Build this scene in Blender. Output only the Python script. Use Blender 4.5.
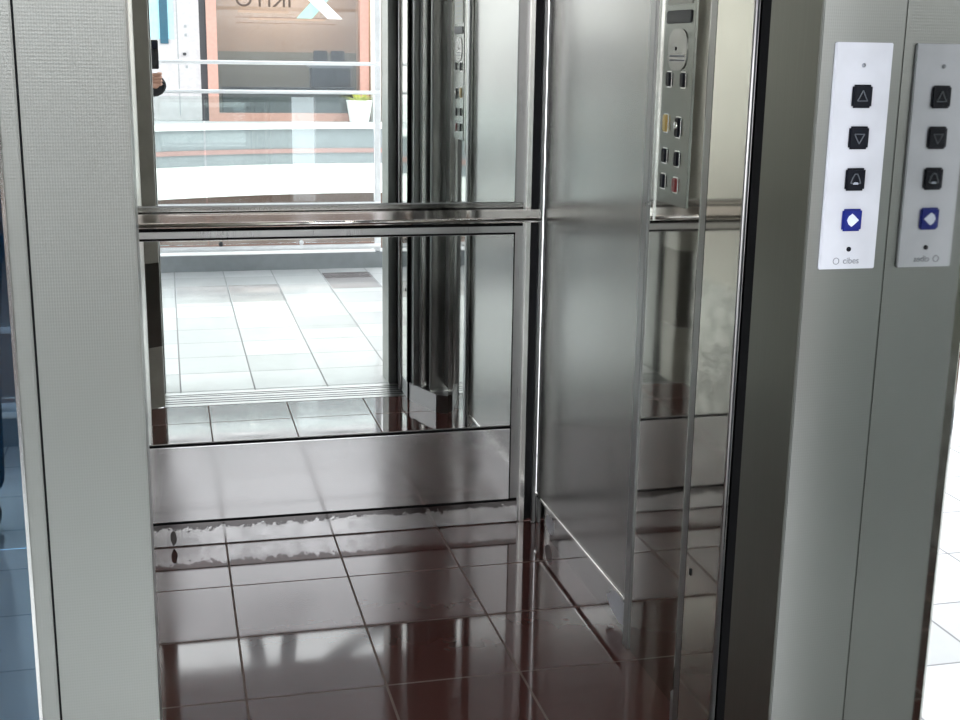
import bpy, bmesh, math, random
from mathutils import Vector, Matrix
random.seed(4)
C = bpy.context.scene.collection
for o in list(bpy.data.objects): bpy.data.objects.remove(o)

# ---------------------------------------------------------------- camera
def cam_axes(pitch, yaw, roll):
    f = Vector((math.sin(yaw)*math.cos(pitch), math.cos(yaw)*math.cos(pitch), -math.sin(pitch)))
    r = Vector((math.cos(yaw), -math.sin(yaw), 0)); d = f.cross(r)
    return r*math.cos(roll)+d*math.sin(roll), -r*math.sin(roll)+d*math.cos(roll), f
cr, cd, cf = cam_axes(.237833, .243168, -.0154)
cam = bpy.data.cameras.new('camera'); cam.sensor_width = 36; cam.lens = 1265.19/960*36; cam.clip_start = .02
co = bpy.data.objects.new('camera', cam); C.objects.link(co)
m3 = Matrix((cr, -cd, -cf)).transposed()
co.matrix_world = Matrix.Translation((0, 0, 1.33706)) @ m3.to_4x4()
bpy.context.scene.camera = co
sc = bpy.context.scene
sc.view_settings.view_transform = 'Standard'; sc.view_settings.look = 'None'
sc.view_settings.gamma = 1; sc.view_settings.use_curve_mapping = False
sc.view_settings.exposure = -0.2
# ---------------------------------------------------------------- sky
w = bpy.data.worlds.new('sky'); sc.world = w; w.use_nodes = True
bg = w.node_tree.nodes['Background']; bg.inputs[0].default_value = (.95, .975, 1, 1); bg.inputs[1].default_value = 5.8
sun = bpy.data.lights.new('sun', 'SUN'); sun.energy = 2.8; sun.angle = .12; sun.color = (1, .97, .92)
so = bpy.data.objects.new('sun', sun); C.objects.link(so)
so.rotation_euler = Vector((-.12, 1, -.95)).to_track_quat('-Z', 'Y').to_euler()

# ---------------------------------------------------------------- materials
def new_mat(name):
    m = bpy.data.materials.new(name); m.use_nodes = True
    nt = m.node_tree; return m, nt, nt.nodes['Principled BSDF']
def N(nt, t, **k):
    n = nt.nodes.new(t)
    for a, b in k.items(): setattr(n, a, b)
    return n
def math_(nt, op, a, b=None, c=None):
    n = N(nt, 'ShaderNodeMath', operation=op)
    for i, v in enumerate((a, b, c)):
        if v is None: continue
        if isinstance(v, (int, float)): n.inputs[i].default_value = v
        else: nt.links.new(v, n.inputs[i])
    return n.outputs[0]
def mixc(nt, f, a, b):
    n = N(nt, 'ShaderNodeMix', data_type='RGBA')
    for s, v in ((n.inputs[0], f), (n.inputs[6], a), (n.inputs[7], b)):
        if isinstance(v, (int, float)): s.default_value = v
        elif isinstance(v, tuple): s.default_value = (*v, 1)
        else: nt.links.new(v, s)
    return n.outputs[2]
def coords(nt):
    t = N(nt, 'ShaderNodeTexCoord'); s = N(nt, 'ShaderNodeSeparateXYZ')
    nt.links.new(t.outputs['Object'], s.inputs[0]); return t.outputs['Object'], s.outputs[0], s.outputs[1], s.outputs[2]
def noise(nt, vec, scale, detail=3, stretch=None, rough=.55):
    if stretch:
        mp = N(nt, 'ShaderNodeMapping'); mp.inputs['Scale'].default_value = stretch
        nt.links.new(vec, mp.inputs[0]); vec = mp.outputs[0]
    n = N(nt, 'ShaderNodeTexNoise'); n.inputs['Scale'].default_value = scale; n.inputs['Detail'].default_value = detail
    n.inputs['Roughness'].default_value = rough
    nt.links.new(vec, n.inputs['Vector']); return n.outputs[0]
def ramp(nt, v, a, b, lo=0., hi=1.):
    n = N(nt, 'ShaderNodeMapRange'); nt.links.new(v, n.inputs[0])
    for i, x in enumerate((a, b, lo, hi)): n.inputs[i+1].default_value = x
    return n.outputs[0]
def bump(nt, h, strength, dist, bs):
    n = N(nt, 'ShaderNodeBump'); n.inputs['Strength'].default_value = strength; n.inputs['Distance'].default_value = dist
    nt.links.new(h, n.inputs['Height']); nt.links.new(n.outputs[0], bs.inputs['Normal'])
def plain(name, col, rough=.5, metal=0., spec=.5, emit=None, es=0.):
    m, nt, b = new_mat(name)
    v, x, y, z = coords(nt)
    n = noise(nt, v, 14, 3)
    c2 = tuple(c*.9 for c in col)
    nt.links.new(mixc(nt, ramp(nt, n, .35, .65), c2, col), b.inputs['Base Color'])
    b.inputs['Roughness'].default_value = rough; b.inputs['Metallic'].default_value = metal
    b.inputs['Specular IOR Level'].default_value = spec
    if emit: b.inputs['Emission Color'].default_value = (*emit, 1); b.inputs['Emission Strength'].default_value = es
    return m
def steel(name, col, rough, grain=None, gs=.05, smudge=.06, bumps=0.):
    """brushed or polished stainless: grain is the stretch vector of the brushing"""
    m, nt, b = new_mat(name); v, x, y, z = coords(nt)
    b.inputs['Metallic'].default_value = 1
    s = noise(nt, v, 5, 4)
    r = ramp(nt, s, .3, .7, rough-smudge*.5, rough+smudge*.5)
    c = mixc(nt, ramp(nt, s, .3, .7), tuple(k*.93 for k in col), col)
    if grain:
        g = noise(nt, v, 1, 2, grain)
        c = mixc(nt, ramp(nt, g, .3, .7), c, tuple(k*(1-gs*2.2) for k in col))
        r = math_(nt, 'ADD', r, ramp(nt, g, .3, .7, -gs, gs))
        if bumps: bump(nt, g, bumps, .0006, b)
    elif bumps:
        g = noise(nt, v, 3.2, 2); bump(nt, g, bumps, .01, b)
    nt.links.new(c, b.inputs['Base Color']); nt.links.new(r, b.inputs['Roughness'])
    return m
def linen(name, col, rough, ux='x'):
    """embossed stainless: staggered rows of tiny lens shaped dimples"""
    m, nt, b = new_mat(name); v, x, y, z = coords(nt)
    b.inputs['Metallic'].default_value = 1
    u = x if ux == 'x' else y
    px, pz = 2*math.pi/.0062, 2*math.pi/.0052
    a = math_(nt, 'SINE', math_(nt, 'MULTIPLY', math_(nt, 'ADD', u, math_(nt, 'MULTIPLY', z, .75)), px))
    c_ = math_(nt, 'SINE', math_(nt, 'MULTIPLY', math_(nt, 'SUBTRACT', u, math_(nt, 'MULTIPLY', z, .75)), px))
    d = math_(nt, 'MULTIPLY', a, c_)
    s = noise(nt, v, 2.2, 3)
    col2 = mixc(nt, ramp(nt, s, .3, .7), tuple(k*.92 for k in col), col)
    nt.links.new(mixc(nt, ramp(nt, d, -.3, .9), col2, tuple(k*.92 for k in col)), b.inputs['Base Color'])
    b.inputs['Roughness'].default_value = rough
    bump(nt, d, .10, .0005, b)
    return m
def tiles(name, cols, grout, size, ox, oy, gw, rough, marks=(), speck=.1, dark=None, bumpd=.002, sizey=None, spec=.5):
    m, nt, b = new_mat(name); v, x, y, z = coords(nt)
    sy = sizey or size
    u = math_(nt, 'DIVIDE', math_(nt, 'SUBTRACT', x, ox), size); t = math_(nt, 'DIVIDE', math_(nt, 'SUBTRACT', y, oy), sy)
    fu, ft = math_(nt, 'FRACT', u), math_(nt, 'FRACT', t)
    def edge(f, s): return math_(nt, 'LESS_THAN', math_(nt, 'SUBTRACT', .5, math_(nt, 'ABSOLUTE', math_(nt, 'SUBTRACT', f, .5))), gw/s/2)
    g = math_(nt, 'MAXIMUM', edge(fu, size), edge(ft, sy))
    cv = N(nt, 'ShaderNodeCombineXYZ'); nt.links.new(math_(nt, 'FLOOR', u), cv.inputs[0]); nt.links.new(math_(nt, 'FLOOR', t), cv.inputs[1])
    wn = N(nt, 'ShaderNodeTexWhiteNoise', noise_dimensions='3D'); nt.links.new(cv.outputs[0], wn.inputs[0])
    c = mixc(nt, wn.outputs['Value'], cols[0], cols[1])
    if dark: c = mixc(nt, math_(nt, 'GREATER_THAN', wn.outputs['Value'], dark[1]), c, dark[0])
    for (x0, x1, y0, y1, mc) in marks:
        k = math_(nt, 'MULTIPLY', math_(nt, 'MULTIPLY', math_(nt, 'GREATER_THAN', x, x0), math_(nt, 'LESS_THAN', x, x1)),
                  math_(nt, 'MULTIPLY', math_(nt, 'GREATER_THAN', y, y0), math_(nt, 'LESS_THAN', y, y1)))
        c = mixc(nt, k, c, mc)
    s = noise(nt, v, 20, 3)
    c = mixc(nt, ramp(nt, s, .3, .7, 0, speck), c, tuple(k*.45 for k in cols[0]))
    nt.links.new(mixc(nt, g, c, grout), b.inputs['Base Color'])
    r0 = ramp(nt, noise(nt, v, 6, 3), .3, .7, rough*.7, rough*1.4)
    mr = N(nt, 'ShaderNodeMix', data_type='FLOAT'); nt.links.new(g, mr.inputs[0]); nt.links.new(r0, mr.inputs[2]); mr.inputs[3].default_value = .8
    nt.links.new(mr.outputs[0], b.inputs['Roughness'])
    bump(nt, math_(nt, 'SUBTRACT', 1, g), .5, bumpd, b)
    b.inputs['Specular IOR Level'].default_value = spec
    return m
def filmed(name, col, rough, zhi, scale, filmc, frough, wav=.006, bm_=.5):
    """polished steel still covered below a ragged line by crinkled protective film"""
    m, nt, b = new_mat(name); v, x, y, z = coords(nt)
    n1 = noise(nt, v, scale, 4, None, .6); nb = noise(nt, v, 55, 4, None, .7)
    zz = math_(nt, 'ADD', z, ramp(nt, nb, .3, .7, -wav, wav))
    band = ramp(nt, zz, zhi-.0008, zhi+.0008, 1, 0)
    cr_ = math_(nt, 'MULTIPLY', band, ramp(nt, n1, .40, .60))
    nt.links.new(mixc(nt, band, col, mixc(nt, ramp(nt, n1, .42, .58), tuple(k*.72 for k in filmc), filmc)), b.inputs['Base Color'])
    nt.links.new(math_(nt, 'ADD', rough, math_(nt, 'MULTIPLY', band, frough)), b.inputs['Roughness'])
    nt.links.new(ramp(nt, band, 0, 1, 1, .75), b.inputs['Metallic'])
    bump(nt, cr_, bm_, .004, b)
    return m
def glass(name, col, alpha_mix, rough=.0):
    """thin architectural glass: mostly clear with a mirror-like coat"""
    m, nt, b = new_mat(name)
    out = nt.nodes['Material Output']; nt.nodes.remove(b)
    tr = N(nt, 'ShaderNodeBsdfTransparent'); tr.inputs[0].default_value = (*col, 1)
    gl = N(nt, 'ShaderNodeBsdfGlossy'); gl.inputs['Roughness'].default_value = rough; gl.inputs[0].default_value = (.70, .86, 1, 1) if name == 'tinted_glass' else (.9, .95, 1, 1)
    fr = N(nt, 'ShaderNodeFresnel'); fr.inputs[0].default_value = 1.5
    mx = N(nt, 'ShaderNodeMixShader'); nt.links.new(math_(nt, 'ADD', fr.outputs[0], alpha_mix), mx.inputs[0])
    nt.links.new(tr.outputs[0], mx.inputs[1]); nt.links.new(gl.outputs[0], mx.inputs[2]); nt.links.new(mx.outputs[0], out.inputs[0])
    return m

M = {}
M['back'] = steel('back_wall_steel', (.44, .43, .43), .30, (900, 900, 6), .02)
M['kick'] = steel('kick_plate_steel', (.68, .675, .68), .13, (6, 600, 900), .015, .05)
M['side'] = steel('side_wall_steel', (.33, .325, .31), .24, (500, 500, 3), .012, .04)
M['frame'] = linen('linen_steel_front', (.30, .305, .29), .36)
M['frameA'] = linen('linen_steel_right', (.265, .27, .262), .33)
M['reveal'] = steel('reveal_steel', (.21, .21, .19), .34, (900, 900, 5), .03)
M['fin'] = steel('fin_steel', (.42, .425, .405), .05, (900, 900, 5), .008, .02)
M['polish'] = steel('polished_steel', (.55, .54, .51), .045, None, 0, .03, .02)
M['bead'] = steel('bead_steel', (.80, .79, .77), .16)
M['lip'] = steel('rail_lip_steel', (.92, .90, .88), .12)
M['dull'] = steel('dull_steel', (.30, .30, .30), .30)
M['black'] = plain('black_gap', (.008, .008, .009), .8, 0, .1)
M['rail'] = steel('handrail_steel', (.72, .68, .66), .05)
M['mirror'] = steel('mirror_glass', (.84, .86, .85), .003, None, 0, .002)
M['jamb'] = steel('jamb_polished', (.56, .55, .51), .04, None, 0, .03, .03)
M['leftwall'] = filmed('left_wall_film', (.62, .60, .54), .30, .56, 13, (.85, .85, .80), .0, .03, 1.0)
M['leftret'] = plain('left_return_film', (.74, .73, .66), .5)
M['skirt'] = filmed('skirting_film', (.20, .19, .19), .12, .050, 9, (.92, .91, .92), .03, .012, .04)
M['darkplate'] = steel('dark_return_plate', (.30, .29, .26), .40)
M['skirtR'] = steel('side_skirting', (.34, .33, .32), .10)
M['granite'] = tiles('granite_tiles', ((.082, .033, .029), (.100, .040, .035)), (.17, .12, .105), .3, .7166, 2.476, .0055, .05, (), .08, None, .0015, None, .68)
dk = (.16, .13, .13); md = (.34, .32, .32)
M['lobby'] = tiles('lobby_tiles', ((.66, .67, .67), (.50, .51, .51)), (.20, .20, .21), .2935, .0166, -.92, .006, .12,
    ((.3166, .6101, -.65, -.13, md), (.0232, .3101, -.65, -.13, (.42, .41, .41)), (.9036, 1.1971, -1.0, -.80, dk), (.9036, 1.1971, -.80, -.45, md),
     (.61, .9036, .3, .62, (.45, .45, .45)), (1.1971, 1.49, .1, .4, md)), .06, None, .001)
M['white'] = plain('white_wall', (.78, .79, .80), .5)
M['plaster'] = plain('soffit_plaster', (.55, .56, .58), .7)
M['pink'] = plain('salmon_paint', (.36, .22, .20), .5)
M['doorpaint'] = plain('pale_door_paint', (.40, .385, .39), .45)
M['orange'] = plain('salmon_frame', (.42, .235, .19), .4)
M['grey'] = plain('grey_cladding', (.23, .25, .26), .35)
M['whitefas'] = plain('white_fascia', (.80, .80, .77), .45)
M['brown'] = plain('brown_store', (.16, .10, .08), .6)
M['tan'] = plain('tan_interior', (.31, .22, .165), .7)
M['lettering'] = plain('dark_lettering', (.05, .03, .022), .6)
M['wains'] = plain('grey_beige_panel', (.15, .145, .12), .6)
M['darkobj'] = plain('dark_furniture', (.035, .035, .04), .5)
M['whitep'] = plain('white_plastic', (.60, .61, .67), .4)
M['btn'] = plain('black_button', (.006, .007, .012), .45, 0, .15)
M['btnblue'] = plain('blue_button', (.012, .022, .20), .4, 0, .2)
M['icon'] = plain('icon_grey', (.09, .10, .12), .4)
M['iconw'] = plain('icon_white', (.75, .80, .95), .4)
M['ink'] = plain('grey_ink', (.22, .23, .26), .5)
M['brass'] = plain('brass_button', (.48, .34, .12), .3, .6)
M['red'] = plain('red_button', (.20, .012, .015), .3)
M['plate'] = steel('panel_plate', (.24, .25, .23), .20)
M['railw'] = plain('white_rail_paint', (.86, .87, .88), .25)
M['post'] = steel('post_steel', (.72, .73, .75), .25)
M['clear'] = glass('balustrade_glass', (.93, .97, .96), .02)
M['blueglass'] = glass('tinted_glass', (.26, .42, .54), .09)
M['shopglass'] = glass('shop_glass', (.85, .88, .90), .04)
M['lamp'] = plain('added_lamp_diffuser', (.9, .9, .9), .5, 0, .5, (1, .94, .84), 26.)  # glow of the added cabin lamps, raised to brighten the interior
M['phone'] = plain('phone_black', (.01, .01, .011), .2)
M['skin'] = plain('skin', (.40, .22, .15), .55)
M['jacket'] = plain('black_jacket', (.010, .010, .012), .85)
M['jeans'] = plain('dark_trousers', (.03, .035, .05), .85)
M['hair'] = plain('dark_hair', (.02, .014, .010), .6)
M['leaf'] = plain('yellow_green_leaf', (.42, .45, .10), .6)
M['teal'] = plain('teal_window', (.32, .58, .64), .2)
M['navy'] = plain('navy_window', (.02, .08, .12), .2)
M['logo'] = plain('logo_mint', (.28, .45, .39), .5)
M['dirt'] = plain('stain', (.10, .09, .09), .8)

# ---------------------------------------------------------------- helpers
def link(name, me, mat, parent=None, smooth=False):
    o = bpy.data.objects.new(name, me); C.objects.link(o)
    if mat: me.materials.append(M[mat] if isinstance(mat, str) else mat)
    if parent:
        o.parent = parent
        o.matrix_parent_inverse = Matrix.Identity(4)
        o.location = -world_loc(parent)
    if smooth:
        for p in me.polygons: p.use_smooth = True
    return o
def world_loc(o):
    v = o.location.copy()
    while o.parent: o = o.parent; v = v+o.location
    return v
def finish(bm, name, mat, parent=None, smooth=False):
    bmesh.ops.recalc_face_normals(bm, faces=bm.faces)
    me = bpy.data.meshes.new(name); bm.to_mesh(me); bm.free(); return link(name, me, mat, parent, smooth)
def add_box(bm, x0, x1, y0, y1, z0, z1, bev=0.):
    r = bmesh.ops.create_cube(bm, size=1)
    for v in r['verts']: v.co = Vector(((x0+x1)/2+v.co.x*(x1-x0), (y0+y1)/2+v.co.y*(y1-y0), (z0+z1)/2+v.co.z*(z1-z0)))
    if bev:
        es = {e for v in r['verts'] for e in v.link_edges}
        bmesh.ops.bevel(bm, geom=list(es), offset=bev, segments=2, affect='EDGES')
def box(name, x0, x1, y0, y1, z0, z1, mat, parent=None, bev=.0):
    bm = bmesh.new(); add_box(bm, x0, x1, y0, y1, z0, z1, bev); return finish(bm, name, mat, parent)
def boxes(name, L, mat, parent=None, bev=.0):
    bm = bmesh.new()
    for b in L: add_box(bm, *b, bev)
    return finish(bm, name, mat, parent)
def prism(name, pts, z0, z1, mat, parent=None, bev=0.):
    """extrude a plan outline (x, y) from z0 to z1"""
    bm = bmesh.new()
    vs = [bm.verts.new((x, y, z0)) for x, y in pts]; f = bm.faces.new(vs)
    r = bmesh.ops.extrude_face_region(bm, geom=[f])
    for v in r['geom']:
        if isinstance(v, bmesh.types.BMVert): v.co.z = z1
    if bev: bmesh.ops.bevel(bm, geom=list(bm.edges), offset=bev, segments=2, affect='EDGES')
    return finish(bm, name, mat, parent)
def add_tube(bm, pts, r, seg=12, cap=True):
    pts = [Vector(p) for p in pts]; rings = []
    rr = r if isinstance(r, (list, tuple)) else [r]*len(pts)
    for i, p in enumerate(pts):
        t = (pts[min(i+1, len(pts)-1)]-pts[max(i-1, 0)]).normalized()
        a = t.orthogonal() if i == 0 else (prev-t*prev.dot(t))
        a.normalize(); prev = a; b = t.cross(a)
        rings.append([bm.verts.new(p+(a*math.cos(k*2*math.pi/seg)+b*math.sin(k*2*math.pi/seg))*rr[i]) for k in range(seg)])
    for A, B in zip(rings, rings[1:]):
        for k in range(seg): bm.faces.new((A[k], A[(k+1) % seg], B[(k+1) % seg], B[k]))
    if cap: bm.faces.new(rings[0][::-1]); bm.faces.new(rings[-1])
def tube(name, pts, r, mat, parent=None, seg=12):
    bm = bmesh.new(); add_tube(bm, pts, r, seg); o = finish(bm, name, mat, parent, True)
    return o
def struct(o): o['kind'] = 'structure'; return o
def thing(name, loc, label, cat, group=None):
    o = bpy.data.objects.new(name, None); C.objects.link(o); o.location = loc; o.empty_display_size = .05
    return tag(o, label, cat, group)
def tag(o, label, cat, group=None, kind=None):
    o['label'] = label; o['category'] = cat
    if group: o['group'] = group
    if kind: o['kind'] = kind
    return o
def text(name, body, size, origin, xdir, updir, mat, parent=None, depth=.0004, align='CENTER'):
    cu = bpy.data.curves.new(name, 'FONT'); cu.body = body; cu.size = size; cu.extrude = depth; cu.align_x = align; cu.align_y = 'CENTER'
    t = bpy.data.objects.new(name, cu); C.objects.link(t)
    me = bpy.data.meshes.new_from_object(t.evaluated_get(bpy.context.evaluated_depsgraph_get()))
    bpy.data.objects.remove(t)
    x = Vector(xdir).normalized(); u = Vector(updir).normalized(); n = x.cross(u)
    me.transform(Matrix.Translation(origin) @ Matrix((x, u, n)).transposed().to_4x4())
    me.materials.clear()
    return link(name, me, mat, parent)

XL, XR, YB, YC = -.095, 1.005, 3.382, 1.95     # cabin left, right, back, front
ZC = 2.25
FY = 1.585                                       # plane of the landing door frame
RX, CX = .857, .980                              # right reveal, corner of frame and fin

# ================================================================ STRUCTURE
# cabin shell
struct(box('floor', XL-.03, XR+.03, YC-.005, YB+.03, -.06, 0, 'granite'))
wb = struct(box('wall_back', XL-.03, .962, YB, YB+.03, 0, ZC, 'back'))
# kick plate and skirting stand a little proud of the wall
kp = box('kick_plate', XL, .930, YB-.006, YB, .072, .286, 'kick', wb, .0015)
boxes('panel_seam', [(XL, .955, YB-.003, YB-.0003, .066, .072), (.9305, .934, YB-.004, YB-.0003, 0.07, .29), (XL, .93, YB-.004, YB-.0003, .286, .292)], 'black', wb)
boxes('rail_shadow_strip', [(XL, .955, YB-.003, YB-.0003, .872, .884)], 'black', wb)  # black strip stands in for the shadow in the gap under the handrail
box('rail_backing', XL, .955, YB-.003, YB-.0003, .884, .9362, 'skirtR', wb)
struct(box('baseboard_back', XL, .955, YB-.010, YB, .003, .066, 'skirt', None, .001))
struct(box('trim_1', .960, .976, YB-.012, YB+.02, 0, ZC, 'bead', None, .003))
struct(box('trim_2', .976, 1.005, YB+.010, YB+.03, 0, ZC, 'black'))
struct(box('trim_3', .996, 1.006, YB-.030, YB-.012, 0, ZC, 'dull', None, .003))
wr = struct(box('wall_right', XR, XR+.03, 2.562, YB-.034, .098, ZC, 'side', None, .001))
struct(box('baseboard_right', XR+.004, XR+.03, 2.553, YB, 0, .088, 'skirtR'))
boxes('edge_bead', [(XR-.003, XR+.01, 2.56, YB-.034, .089, .097)], 'bead', wr, .001)
struct(box('wall_left', XL-.03, XL, YC-.02, YB+.03, 0, ZC, 'leftwall'))
ce = struct(box('ceiling', XL-.03, XR+.03, YC-.1, YB+.03, ZC, ZC+.05, 'dull'))
# polished column that carries the control panel
struct(prism('trim_4', [(.992, 2.553), (.992, 2.262), (1.02, 2.262), (1.035, 2.30), (1.035, 2.553)], .0, ZC, 'polish', None, .0015))
struct(box('trim_5', .988, .998, 2.528, 2.560, .0, ZC, 'dull', None, .002))
struct(box('trim_36', .9895, .996, 2.494, 2.501, 1.0, ZC, 'bead', None, .001))
struct(box('trim_37', .8875, .95, 1.9925, 1.998, 0, ZC, 'black'))
struct(box('trim_38', .900, .96, 1.998, 2.05, .07, ZC, 'dull'))
struct(box('trim_6', 1.0, 1.035, 2.05, 2.30, .10, ZC, 'dull'))
# front return of the cabin, right: plinth and polished jamb
struct(prism('trim_7', [(.890, 1.85), (.890, 1.99), (.960, 2.20), (1.03, 2.25), (1.03, 1.85)], 0, .070, 'dull'))
jam = struct(prism('trim_8', [(.885, 1.848), (.885, 1.992), (.96, 1.992), (.96, 1.848)], .070, ZC, 'jamb', None, .002))
box('key_hole', .883, .888, 1.966, 1.972, .43, .442, 'black', jam)
struct(tube('trim_9', [(.884, 1.843, .0), (.884, 1.843, ZC)], .0048, 'back'))
struct(box('trim_10', .889, .98, 1.742, 1.835, 0, 2.1, 'black'))
# retracted sliding door leaves behind the jamb (edges in view)
for i, (x, y) in enumerate(((.925, 2.055), (.950, 2.125))):
    t = struct(box('door_%d' % (i+1), x, x+.09, y, y+.038, .075, 2.15, 'bead' if i == 0 else 'side', None, .004))
    box('door_edge_strip', x-.004, x, y+.010, y+.028, .08, 2.14, 'dull', t)
    box('guide_shoe', x, x+.05, y+.006, y+.03, .02, .075, 'bead', t, .002)
# left returns
struct(prism('trim_11', [(-.045, 1.80), (-.045, 1.93), (-.095, 1.96), (-.12, 1.96), (-.12, 1.80)], 0, ZC, 'leftret', None, .002))
struct(prism('trim_39', [(-.0445, 1.802), (-.0445, 1.933), (-.093, 1.963), (-.11, 1.963), (-.11, 1.802)], .24, .56, 'darkplate', None, .001))
struct(box('trim_12', -.12, -.050, 1.742, 1.79, 0, 2.1, 'black'))
# landing door frame
struct(prism('trim_13', [(RX, FY), (CX, FY), (CX, 1.74), (RX, 1.74)], 0, 2.1, 'frameA', None, .0015))
struct(box('trim_14', RX-.0012, RX, FY+.004, 1.738, 0, 2.1, 'reveal'))
fin = struct(prism('trim_15', [(CX, 1.392), (CX+.003, 1.392), (CX+.034, 1.48), (CX+.034, 1.74), (CX, 1.74)], 0, 2.75, 'fin', None, .0006))
struct(prism('trim_16', [(-.040, FY), (-.040, 1.74), (-.1635, 1.74), (-.1635, FY)], 0, 2.1, 'frame', None, .0025))
struct(box('trim_17', -.1665, -.1635, FY+.004, 1.74, 0, 2.75, 'black'))
struct(prism('trim_18', [(-.1665, FY+.001), (-.1665, 1.70), (-.187, 1.70), (-.187, FY+.001)], 0, 2.75, 'frame', None, .0015))
struct(box('trim_19', -.1915, -.1872, FY-.002, 1.66, 0, 2.75, 'bead', None, .001))
struct(box('trim_20', -.1635, CX, FY, 1.95, 2.1, 2.75, 'frame'))
struct(box('trim_21', -.05, .90, 1.742, 1.942, -.03, .001, 'dull'))       # sills
g = struct(boxes('trim_22', [(-.05, .90, y, y+.006, .001, .0016) for y in (1.775, 1.80, 1.838, 1.87, 1.90)], 'black'))
# tinted glass left of the frame
wg = struct(box('window_1', -1.4, -.1915, 1.63, 1.642, .0, 2.75, 'blueglass'))
struct(box('wall_left.001', -1.42, -1.38, 1.6, 3.5, 0, 2.75, 'dull'))
struct(box('wall_left.002', -1.38, XL-.03, 3.45, 3.5, 0, 2.75, 'dull'))
struct(box('floor.001', -1.38, XL-.03, 1.645, 3.45, -.06, -.001, 'dull'))

# landing floor, right side passage, white wall
struct(boxes('floor.002', [(-6, 8, -1.15, 1.740, -.3, 0), (1.06, 8, 1.740, 6, -.3, 0), (-6, -1.45, 1.740, 6, -.3, 0)], 'lobby'))
struct(box('wall_rear', 1.5, 8, 4.05, 4.2, 0, 2.75, 'white'))
struct(boxes('ceiling.001', [(-6, 8, -1.15, 1.58, 2.68, 3.2), (1.1, 8, 1.58, 3.0, 2.68, 3.2)], 'plaster'))  # soffit; the part over the right passage is added unseen to dim it
# atrium edge kerb
struct(box('trim_23', -6, 8, -1.32, -1.15, -.5, .10, 'grey', None, .004))

# ---------------------------------------------------------------- atrium, opposite side: curved balcony and storefront
def ring(name, r0, r1, z0, z1, mat, cx=3.6, cy=-8.0, a0=200, a1=340, n=60):
    bm = bmesh.new(); P = []
    for i in range(n+1):
        a = math.radians(a0+(a1-a0)*i/n)
        P.append([bm.verts.new((cx+r*math.cos(a), cy+r*math.sin(a), z)) for r, z in ((r0, z0), (r1, z0), (r1, z1), (r0, z1))])
    for A, B in zip(P, P[1:]):
        for k in range(4): bm.faces.new((A[k], A[(k+1) % 4], B[(k+1) % 4], B[k]))
    bm.faces.new(P[0]); bm.faces.new(P[-1][::-1])
    return finish(bm, name, mat)
struct(ring('trim_24', 8.95, 9.3, -.06, .04, 'whitefas'))
struct(ring('trim_25', 9.06, 9.2, -.42, -.06, 'grey'))
struct(ring('trim_26', 9.00, 9.2, -.50, -.42, 'pink'))
struct(ring('trim_27', 9.04, 9.2, -.70, -.50, 'grey'))
struct(ring('trim_28', 8.90, 9.3, -1.24, -.70, 'whitefas'))
struct(ring('floor.003', 9.2, 16, -.3, -.0, 'plaster'))
struct(ring('wall_far_lower', 10.3, 10.6, -6, -1.24, 'brown'))
struct(box('floor.004', -14, 20, -24, -1.35, -6.2, -6, 'lobby'))
struct(box('wall_near_lower', -6, 8, -1.4, -1.34, -6, -.3, 'plaster'))
FWY = -18.4
def fz(z, s=25.16/23.763): return 1.337+(z-1.337)*s
def fx(x, s=25.16/23.763): return x*s
# opposite facade
boxs = [(-8, fx(-.62), FWY-.3, FWY, 0, 4.2), (fx(3.95), 14, FWY-.3, FWY, 0, 4.2), (fx(-.62), fx(3.95), FWY-.3, FWY, 3.1, 4.2)]
struct(boxes('wall_far', boxs, 'whitefas'))
struct(box('ceiling.002', -8, 14, -24, -16.6, 4.2, 4.7, 'whitefas'))
struct(box('wall_far_upper', -8, 14, -24, -23.5, 4.7, 7.5, 'plaster'))

# storefront
sh = thing('shop_window', (fx(2.3), FWY, .0), 'salmon framed shop window seen behind the white railing bars', 'shop window')
fr = boxes('window_frame', [(fx(.78), fx(.96), FWY-.1, FWY+.12, 0, 3.1), (fx(3.52), fx(3.68), FWY-.1, FWY+.12, 0, 3.1), (fx(.96), fx(3.52), FWY-.1, FWY+.12, 0, fz(.22)), (fx(.96), fx(3.52), FWY-.1, FWY+.12, 2.95, 3.1)], 'orange', sh)
box('window_pane', fx(.96), fx(3.52), FWY-.02, FWY, fz(.22), 2.95, 'shopglass', sh)
struct(boxes('wall_shop_back', [(fx(.7), fx(3.8), FWY-2.6, FWY-2.5, 0, 3.1), (fx(.7)-.05, fx(.7), FWY-2.5, FWY-.1, 0, 3.1), (fx(3.8), fx(3.8)+.05, FWY-2.5, FWY-.1, 0, 3.1), (fx(.7), fx(3.8), FWY-2.5, FWY-.1, 3.1, 3.15)], 'tan'))
struct(box('floor.005', fx(.7), fx(3.8), FWY-2.5, FWY-.1, -.02, .02, 'grey'))
sg = thing('shop_sign', (fx(2.3), FWY+.01, 1.9), 'lettering and mint cross logo on the shop window', 'sign')
sx = (-1, 0, 0)     # reads correctly from the atrium
text('sign_letters', 'IKITO', .42, (fx(1.80), FWY+.006, fz(2.065)+.15), sx, (0, 0, 1), 'lettering', sg, .004)
for a, b_, z, h in ((1.35, 2.25, 1.98, .045), (1.3, 3.2, 1.895, .016), (1.55, 2.9, 1.86, .035), (1.3, 3.1, 1.80, .012)):
    box('sign_rule', fx(a), fx(b_), FWY+.001, FWY+.004, fz(z), fz(z)+h, 'tan' if h > .03 else 'brown', sg)
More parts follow.
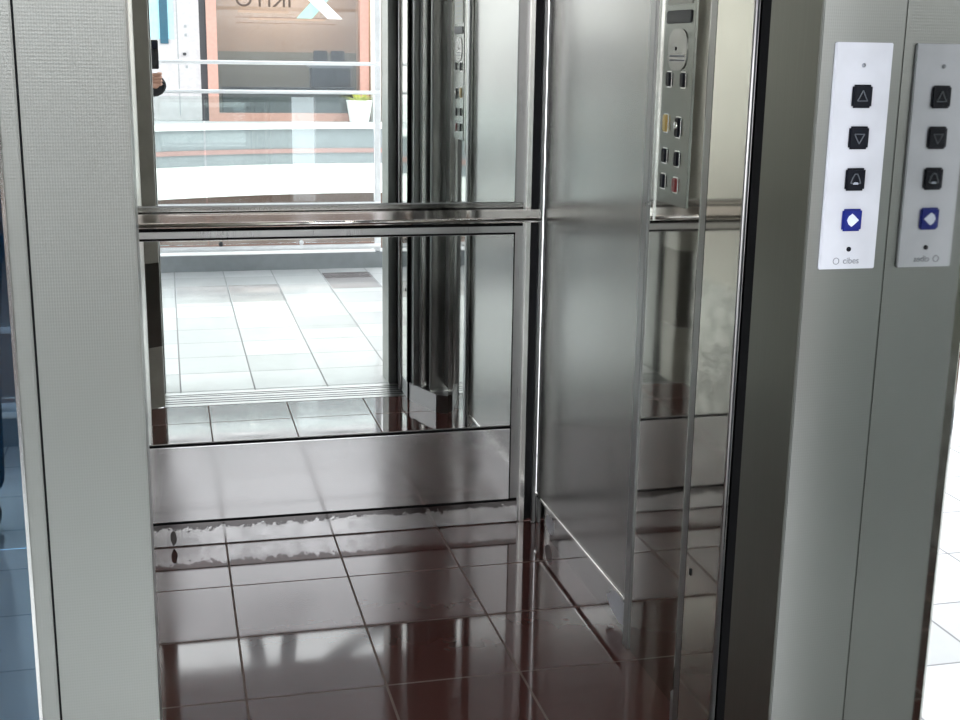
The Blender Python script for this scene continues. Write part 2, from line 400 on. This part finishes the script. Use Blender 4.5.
def slant(name, x0, x1, z0, z1, wd, mat, parent, y=FWY+.002):
    bm = bmesh.new()
    v = [bm.verts.new(c) for c in ((x0, y, z0), (x0+wd, y, z0), (x1+wd, y, z1), (x1, y, z1))]; f = bm.faces.new(v)
    r = bmesh.ops.extrude_face_region(bm, geom=[f])
    for q in r['geom']:
        if isinstance(q, bmesh.types.BMVert): q.co.y += .008
    return finish(bm, name, mat, parent)
slant('logo_stroke', fx(2.38), fx(2.98), fz(1.90), fz(2.55), .30, 'logo', sg)
slant('logo_stroke', fx(2.95), fx(2.25), fz(1.90), fz(2.55), .28, 'whitefas', sg, FWY+.012)
struct(box('baseboard_shop', fx(.7), fx(3.8), FWY-2.5, FWY-2.46, .02, 1.30, 'wains'))
ctr = thing('shop_counter', (fx(2.2), FWY-.5, .02), 'low grey display counter just inside the shop window', 'counter')
box('counter_body', fx(1.05), fx(3.45), FWY-.75, FWY-.35, .02, .60, 'wains', ctr, .01)
box('counter_top', fx(1.03), fx(3.47), FWY-.78, FWY-.32, .60, .63, 'darkobj', ctr, .006)
# desk inside
dq = thing('reception_desk', (fx(3.1), FWY-1.2, 0), 'dark desk standing inside the shop window', 'desk')
boxes('desk_body', [(fx(2.75), fx(3.5), FWY-1.5, FWY-1.1, .02, 1.0)], 'darkobj', dq, .02)
box('desk_top', fx(2.7), fx(3.55), FWY-1.55, FWY-1.05, 1.0, 1.05, 'grey', dq, .01)
for i, dx in enumerate((2.95, 3.28)):
    mo = thing('computer_monitor', (fx(dx), FWY-1.3, 1.05), ('left' if i else 'right')+' one of two black monitors on the shop desk as seen in the mirror', 'monitor', 'monitors on the shop desk')
    mo['label'] = ('black monitor on the shop desk, nearer the letters', 'black monitor on the shop desk, nearer the white column')[i]
    box('screen', fx(dx)-.14, fx(dx)+.14, FWY-1.32, FWY-1.28, 1.12, 1.34, 'darkobj', mo, .006)
    boxes('stand', [(fx(dx)-.02, fx(dx)+.02, FWY-1.33, FWY-1.30, 1.05, 1.15), (fx(dx)-.08, fx(dx)+.08, FWY-1.38, FWY-1.24, 1.05, 1.06)], 'grey', mo)
# interior lamp of the shop
la = bpy.data.lights.new('shop_light', 'AREA'); la.energy = 230; la.size = 2.0; la.color = (1, .85, .70)
lo = bpy.data.objects.new('shop_light', la); C.objects.link(lo); lo.location = (fx(2.3), FWY-1.2, 3.05)
# white door with teal window
dr = struct(box('door_3', fx(-.60), fx(.66), FWY-.06, FWY, 0.02, 3.1, 'doorpaint'))
box('door_glass', fx(-.36), fx(.22), FWY, FWY+.012, fz(1.50), fz(2.9), 'teal', dr)
boxes('door_mullion', [(fx(-.02), fx(.12), FWY+.012, FWY+.04, fz(1.42), fz(2.9))], 'navy', dr)
boxes('panel_groove', [(fx(.27), fx(.285), FWY, FWY+.004, .1, 3.1)], 'grey', dr)
box('door_knob', fx(.36), fx(.42), FWY, FWY+.06, fz(1.22), fz(1.27), 'darkobj', dr, .01)
boxes('push_button', [(fx(.40), fx(.44), FWY, FWY+.02, fz(z), fz(z)+.05) for z in (1.70, 1.55, 1.0)], 'grey', dr)
struct(box('trim_29', fx(.66), fx(.78), FWY-.3, FWY-.02, 0, 3.1, 'darkobj'))
# white column
struct(tube('trim_30', [(fx(3.80), FWY+.15, 0), (fx(3.80), FWY+.15, 4.2)], .10, 'whitefas', None, 24))
# potted plant
pt = thing('potted_plant', (fx(3.45), FWY+.45, 0), 'white tub with yellow green plant below the shop window', 'plant')
bm = bmesh.new(); add_tube(bm, [(fx(3.45), FWY+.45, 0), (fx(3.45), FWY+.45, .03), (fx(3.45), FWY+.45, .40), (fx(3.45), FWY+.45, .42)], [.17, .19, .25, .26], 24)
finish(bm, 'pot', 'whitefas', pt, True)
bm = bmesh.new()
for i in range(70):
    a = random.uniform(0, 6.28); e = random.uniform(.3, 1.3); L = random.uniform(.12, .26)
    o0 = Vector((fx(3.45)+.08*math.cos(a), FWY+.45+.08*math.sin(a), .40)); d = Vector((math.cos(a)*math.cos(e), math.sin(a)*math.cos(e), math.sin(e)))
    s = d.cross(Vector((0, 0, 1))).normalized()*.022; p = [o0, o0+d*L*.5+s, o0+d*L-Vector((0, 0, .03)), o0+d*L*.5-s]
    bm.faces.new([bm.verts.new(q) for q in p])
finish(bm, 'foliage', 'leaf', pt)
# curved roof ribs over the atrium
for i, y in enumerate((-5, -8, -11, -14, -17)):
    pts = [(3+12*math.cos(math.radians(a)), y, 7.5+5.5*math.sin(math.radians(a))) for a in range(0, 181, 6)]
    struct(tube('trim_%d' % (31+i), pts, .16, 'whitefas', None, 10))

for k, P in enumerate(([(1.2, 13), (1.5, 10.5), (1.9, 9.4), (2.3, 8.8), (2.8, 8.45), (3.4, 8.2), (5, 7.9), (9, 7.7), (15, 7.6)], [(1.0, 7.6), (1.42, 10.5)], [(1.42, 10.5), (1.75, 7.6)], [(-9, 7.6), (15, 7.6)])):
    struct(tube('trim_%d' % (40+k), [(x, -13.0, z) for x, z in P], .13, 'grey', None, 10))

# ---------------------------------------------------------------- balustrade at the atrium edge
YR = -1.20
bl = thing('balustrade', (.6, YR, .10), 'steel and glass balustrade with white bars, reflected in the mirrors', 'railing')
for z, r in ((1.262, .012), (1.09, .012), (.405, .012), (.135, .016)):
    tube('rail', [(-3, YR+.03, z), (1.30, YR+.03, z)], r, 'railw', bl)
for x in (1.288, -1.2, -3.0):
    box('post', x-.018, x+.018, YR-.02, YR+.02, .10, 1.75, 'railw', bl, .004)
for x0, x1 in ((-3.0, -1.22), (-1.18, .225), (.235, 1.265)):
    box('glass_panel', x0, x1, YR-.005, YR+.005, .16, 1.06, 'clear', bl)
for x in (.305, .80, -.5):
    tube('glass_clamp', [(x, YR+.005, .165), (x, YR+.035, .165)], .014, 'darkobj' if x < .5 else 'railw', bl)

# ================================================================ THINGS IN THE CABIN
mu = thing('wall_mirror', (.4, YB, .935), 'large upper wall mirror above the handrail on the back wall', 'mirror')
box('mirror_glass', XL, .930, YB-.004, YB, .940, 2.15, 'mirror', mu, .0012)
boxes('mirror_edge', [(XL, .934, YB-.003, YB, .9365, .940), (.930, .934, YB-.003, YB, .94, 2.15)], 'dull', mu)
ml = thing('wall_mirror', (.4, YB, .30), 'low wall mirror under the handrail above the kick plate', 'mirror')
box('mirror_glass', XL, .930, YB-.004, YB, .296, .848, 'mirror', ml, .0012)
boxes('mirror_edge', [(XL, .934, YB-.003, YB, .849, .854), (.930, .9335, YB-.003, YB, .292, .854)], 'black', ml)
hr = thing('handrail', (.45, YB-.02, .90), 'flat polished steel handrail across the back wall between the mirrors', 'handrail')
bm = bmesh.new(); add_box(bm, XL, .996, YB-.042, YB-.018, .886, .922, .003); finish(bm, 'rail_bar', 'rail', hr)
tube('rail_lip', [(XL, YB-.043, .8945), (.996, YB-.043, .8945)], .0055, 'lip', hr, 16)
for x in (.02, .50, .97): box('bracket', x-.012, x+.012, YB-.024, YB+.001 if x < .95 else YB+.012, .894, .914, 'bead', hr, .002)

# car operating panel on the polished column (faces -X)
cp = thing('control_panel', (.992, 2.40, 1.2), 'tall lift control panel with buttons on the polished column beside the side wall', 'control panel')
PX = .992
box('plate', PX-.003, PX+.001, 2.325, 2.478, 1.045, 1.78, 'plate', cp, .001)
def cbtn(name, y, z, mat, wy=.019, wz=.028, label=None, ring='bead'):
    b = box(name, PX-.008, PX-.0025, y-wy/2, y+wy/2, z-wz/2, z+wz/2, mat, cp, .002)
    if label: b['label'] = label
    if ring:
        box('button_ring', PX-.0040, PX-.0025, y-wy/2-.0025, y+wy/2+.0025, z-wz/2-.0025, z+wz/2+.0025, ring, b, .0006)
    return b
cbtn('button', 2.440, 1.292, 'btn'); cbtn('button', 2.368, 1.292, 'btn')
cbtn('button', 2.447, 1.205, 'brass', .018, .034, 'brass coloured button')
k = cbtn('key_switch', 2.382, 1.200, 'btn', .020, .038, 'oval key switch')
tube('key_barrel', [(PX-.011, 2.382, 1.203), (PX-.006, 2.382, 1.203)], .008, 'bead', k)
cbtn('button', 2.445, 1.140, 'btn'); cbtn('button', 2.380, 1.138, 'btn')
cbtn('button', 2.447, 1.088, 'btn'); cbtn('button', 2.382, 1.086, 'red', .019, .028, 'red alarm button')
# speaker oval, display and notice above
bm = bmesh.new()
pts = [(2.403+.048*math.copysign(abs(math.cos(a))**.7, math.cos(a)), 1.350+.040*math.copysign(abs(math.sin(a))**.7, math.sin(a))) for a in [i*math.pi/16 for i in range(32)]]
f = bm.faces.new([bm.verts.new((PX-.003, y, z)) for y, z in pts]); r = bmesh.ops.extrude_face_region(bm, geom=[f])
for v in r['geom']:
    if isinstance(v, bmesh.types.BMVert): v.co.x -= .002
fo = finish(bm, 'intercom_grille', 'side', cp)
tube('microphone_hole', [(PX-.0056, 2.41, 1.352), (PX-.004, 2.41, 1.352)], .004, 'black', cp)
box('display', PX-.006, PX-.002, 2.34, 2.465, 1.400, 1.425, 'darkobj', cp, .002)
nt_ = box('notice_plate', PX-.005, PX-.002, 2.34, 2.465, 1.436, 1.60, 'reveal', cp, .001)
boxes('engraved_line', [(PX-.0056, PX-.0048, 2.352, 2.453, z, z+.003) for z in (1.45, 1.462, 1.474, 1.49, 1.502, 1.52, 1.532, 1.55)], 'ink', nt_)
boxes('engraved_line', [(PX-.0056, PX-.0048, 2.365, 2.44, z, z+.003) for z in (1.328, 1.336)], 'ink', fo)

# landing call panel on the right frame (faces -Y)
lp = thing('call_panel', (.920, FY, 1.2), 'white landing call panel with three black buttons and one blue button on the steel frame', 'call panel')
PY = FY-.005
bm = bmesh.new(); add_box(bm, .877, .962, PY, FY+.001, 1.051, 1.359, .0012); finish(bm, 'face_plate', 'whitep', lp)
def dot(name, x, z, r, mat, parent, y=PY): tube(name, [(x, y-.0012, z), (x, y+.001, z)], r, mat, parent, 14)
def poly(name, pts, mat, parent, y, d=.0006):
    bm = bmesh.new(); f = bm.faces.new([bm.verts.new((x, y, z)) for x, z in pts]); r = bmesh.ops.extrude_face_region(bm, geom=[f])
    for v in r['geom']:
        if isinstance(v, bmesh.types.BMVert): v.co.y -= d
    return finish(bm, name, mat, parent)
def outline(name, pts, wd, mat, parent, y):
    bm = bmesh.new(); P = [Vector((x, y, z)) for x, z in pts]; P.append(P[0])
    for a, b in zip(P, P[1:]): add_tube(bm, [a, b], wd, 6)
    return finish(bm, name, mat, parent)
dot('indicator_lamp', .919, 1.329, .0028, 'ink', lp)
dot('indicator_lamp', .9195, 1.079, .0034, 'btn', lp)
for i, (z, mt) in enumerate(((1.288, 'btn'), (1.2325, 'btn'), (1.176, 'btn'), (1.120, 'btnblue'))):
    x = .9195
    b = box('call_button', x-.0150, x+.0150, PY-.004, PY+.0005, z-.0155, z+.0155, mt, lp, .0025)
    if i == 3: b['label'] = 'blue call button'
    y = PY-.0042
    if i == 0: outline('up_arrow', [(x-.0075, z-.006), (x-.0045, z-.001), (x, z+.008), (x+.0045, z-.001), (x+.0075, z-.006)], .0008, 'icon', b, y)
    if i == 1: outline('down_arrow', [(x-.0075, z+.005), (x+.0075, z+.005), (x+.004, z-.001), (x, z-.008), (x-.004, z-.001)], .0008, 'icon', b, y)
    if i == 2:
        outline('bell_symbol', [(x-.0075, z-.005), (x-.005, z+.002), (x-.002, z+.0075), (x+.002, z+.0075), (x+.005, z+.002), (x+.0075, z-.005)], .0008, 'icon', b, y)
        poly('bell_clapper', [(x-.004, z-.0065), (x+.004, z-.0065), (x+.0025, z-.004), (x-.0025, z-.004)], 'iconw', b, y)
    if i == 3: poly('arrow_symbol', [(x-.0085, z), (x-.006, z+.0055), (x-.001, z+.009), (x+.0035, z+.0055), (x+.0095, z), (x+.0035, z-.0055), (x-.001, z-.009), (x-.006, z-.0055)], 'iconw', b, y)
outline('maker_mark', [(.9015+.0045*math.cos(a), 1.0625+.0045*math.sin(a)) for a in [i*math.pi/6 for i in range(12)]], .0005, 'ink', lp, PY-.0004)
text('maker_lettering', 'cibes', .0125, (.9245, PY-.0004, 1.0625), (1, 0, 0), (0, 0, 1), 'ink', lp, .0002)

# unseen ceiling lamps, added to brighten the cabin walls and returns
for i, (x, y) in enumerate(((.2, 2.35), (.72, 2.35), (.2, 2.95), (.72, 2.95))):
    cl = thing('added_ceiling_lamp', (x, y, ZC), 'added unseen cabin ceiling lamp, ' + ('back' if y > 2.6 else 'front')+' '+('left' if x < .5 else 'right')+' of the four', 'lamp', 'added cabin ceiling lamps')
    tube('added_lamp_ring', [(x, y, ZC-.006), (x, y, ZC+.001)], .05, 'bead', cl, 24)
    tube('diffuser', [(x, y, ZC-.009), (x, y, ZC-.004)], .040, 'lamp', cl, 24)

# film remnants on the right side skirting
bm = bmesh.new()
for cy, cz, ry, rz in ((2.655, .048, .075, .034), (3.22, .045, .04, .028)):
    p = [(cy+ry*math.cos(a)*random.uniform(.7, 1.1), cz+rz*math.sin(a)*random.uniform(.8, 1.1)) for a in [i*math.pi/7 for i in range(14)]]
    f = bm.faces.new([bm.verts.new((XR+.0038, y, z)) for y, z in p]); r = bmesh.ops.extrude_face_region(bm, geom=[f])
    for v in r['geom']:
        if isinstance(v, bmesh.types.BMVert): v.co.x -= .0006
tag(finish(bm, 'protective_film', 'whitep'), 'torn scraps of pale protective film on the low skirting of the right wall', 'film', None, 'stuff')
bm = bmesh.new()
p = [(-.02+.009*math.cos(a)*random.uniform(.8, 1.2), .028+.022*math.sin(a)*random.uniform(.8, 1.1)) for a in [i*math.pi/7 for i in range(14)]]
poly('adhesive_stain', [(x+.21-.02*0-.0, z) for x, z in p], 'dirt', None, YB-.0101)
tag(bpy.data.objects['adhesive_stain'], 'dark adhesive smudge on the bottom skirting of the back wall', 'stain')
bpy.data.objects['adhesive_stain'].location.x = -.215

# ---------------------------------------------------------------- the photographer (seen only in the mirrors)
def skin_mesh(name, verts, edges, mat, parent=None, root=0, sub=1):
    me = bpy.data.meshes.new(name); me.from_pydata([v[0] for v in verts], edges, [])
    o = link(name, me, mat, parent)
    sm = o.modifiers.new('skin', 'SKIN'); sm.use_smooth_shade = True
    for i, v in enumerate(verts):
        d = me.skin_vertices[0].data[i]; r = v[1]; d.radius = r if isinstance(r, tuple) else (r, r); d.use_root = (i == root)
    ss = o.modifiers.new('sub', 'SUBSURF'); ss.levels = sub; ss.render_levels = sub
    return o
bx, by = -.44, -.36
body_v = [((bx, by, .95), (.15, .11)), ((bx, by, 1.12), (.13, .10)), ((bx, by, 1.32), (.16, .11)), ((bx, by, 1.44), (.10, .08)), ((bx, by+.01, 1.51), .052), ((bx, by+.02, 1.57), (.06, .07)), ((bx, by+.02, 1.65), (.078, .095)), ((bx, by+.015, 1.72), (.06, .075)),
    ((bx-.09, by, .88), .085), ((bx-.10, by+.01, .50), .058), ((bx-.10, by-.01, .12), .038), ((bx-.10, by+.0, .055), .042), ((bx-.11, by+.13, .038), .034),
    ((bx+.09, by, .88), .085), ((bx+.10, by+.01, .50), .058), ((bx+.10, by-.01, .12), .038), ((bx+.10, by+.0, .055), .042), ((bx+.11, by+.13, .038), .034),
    ((bx+.19, by, 1.40), .052), ((bx+.31, by-.03, 1.18), .042), ((-.070, -.26, 1.135), .036), ((-.040, -.10, 1.155), .026), ((-.040, -.058, 1.170), .024),
    ((bx-.19, by, 1.40), .052), ((bx-.25, by-.01, 1.13), .040), ((bx-.24, by+.08, .90), .030), ((bx-.23, by+.11, .83), .026)]
body_e = [(0, 1), (1, 2), (2, 3), (3, 4), (4, 5), (5, 6), (6, 7), (0, 8), (8, 9), (9, 10), (10, 11), (11, 12), (0, 13), (13, 14), (14, 15), (15, 16), (16, 17), (3, 18), (18, 19), (19, 20), (20, 21), (21, 22), (3, 23), (23, 24), (24, 25), (25, 26)]
pr = skin_mesh('person', body_v, body_e, 'skin', None, 0, 2)
tag(pr, 'person in a black jacket holding up a phone, seen in the upper mirror', 'person')
def chain(name, pts, mat, par, sub=1): return skin_mesh(name, pts, [(i, i+1) for i in range(len(pts)-1)], mat, par, 0, sub)
jk_v = [((bx, by, .90), (.18, .14)), ((bx, by, 1.12), (.155, .125)), ((bx, by, 1.32), (.185, .135)), ((bx, by, 1.45), (.12, .10)), ((bx, by, 1.50), .07),
    ((bx+.19, by, 1.41), .070), ((bx+.31, by-.03, 1.18), .060), ((-.068, -.26, 1.138), .052), ((-.040, -.115, 1.150), .060), ((-.038, -.088, 1.156), .060),
    ((bx-.19, by, 1.41), .070), ((bx-.25, by-.01, 1.13), .058), ((bx-.24, by+.08, .91), .045)]
jk = skin_mesh('jacket', jk_v, [(0, 1), (1, 2), (2, 3), (3, 4), (3, 5), (5, 6), (6, 7), (7, 8), (8, 9), (3, 10), (10, 11), (11, 12)], 'jacket', pr, 0, 2)
skin_mesh('trousers', [((bx, by, .97), (.165, .125)), ((bx-.09, by, .86), .10), ((bx-.10, by+.01, .50), .075), ((bx-.10, by-.01, .09), .06), ((bx+.09, by, .86), .10), ((bx+.10, by+.01, .50), .075), ((bx+.10, by-.01, .09), .06)],
    [(0, 1), (1, 2), (2, 3), (0, 4), (4, 5), (5, 6)], 'jeans', pr, 0, 2)
chain('hair', [((bx, by-.02, 1.60), (.07, .06)), ((bx, by-.025, 1.68), (.09, .09)), ((bx, by-.0, 1.735), (.080, .095))], 'hair', pr, 2)
for s in (-1, 1): chain('shoe', [((bx+s*.10, by-.04, .045), .05), ((bx+s*.105, by+.08, .042), .05), ((bx+s*.112, by+.17, .034), .038)], 'jacket', pr, 2)
for s in (-1, 1):
    bm = bmesh.new(); bmesh.ops.create_uvsphere(bm, u_segments=10, v_segments=8, radius=.011, matrix=Matrix.Translation((bx+s*.03, by+.105, 1.655))); finish(bm, 'eye', 'iconw', pr, True)
    chain('ear', [((bx+s*.082, by+.01, 1.66), (.01, .02)), ((bx+s*.088, by+.01, 1.635), (.008, .014))], 'skin', pr, 1)
chain('nose', [((bx, by+.11, 1.65), .008), ((bx, by+.128, 1.622), .012)], 'skin', pr, 1)
chain('mouth', [((bx-.022, by+.104, 1.595), .006), ((bx+.022, by+.104, 1.595), .006)], 'pink', pr, 1)
# right hand: palm behind the phone, fingers round its outer edge
hx = -.045
chain('palm', [((hx, -.062, 1.168), (.026, .020)), ((hx+.004, -.040, 1.185), (.036, .016)), ((hx+.010, -.036, 1.215), (.036, .014))], 'skin', pr, 2)
for i, (z, L) in enumerate(((1.212, .046), (1.195, .050), (1.178, .047), (1.162, .038))):
    chain('finger', [((hx+.018, -.034, z), .0095), ((hx+.036, -.020, z), .0090), ((hx+.033, -.003, z-.002), .0085), ((hx+.033-L*.5, .002, z-.003), .0080), ((hx+.033-L*.9, .001, z-.003), .0072)], 'skin', pr, 2)
chain('thumb', [((hx-.020, -.040, 1.19), .012), ((hx-.046, -.028, 1.222), .0105), ((hx-.040, -.024, 1.252), .0095), ((hx-.022, -.026, 1.268), .008)], 'skin', pr, 2)
ph = thing('smartphone', (-.055, -.014, 1.237), 'black smartphone held upright in the hand, seen in the mirror', 'phone')
box('phone_body', -.090, -.018, -.0185, -.0100, 1.235, 1.378, 'phone', ph, .003)
box('camera_bump', -.050, -.022, -.0105, -.0080, 1.335, 1.370, 'btn', ph, .001)
box('screen', -.087, -.021, -.0192, -.0184, 1.239, 1.374, 'darkobj', ph)
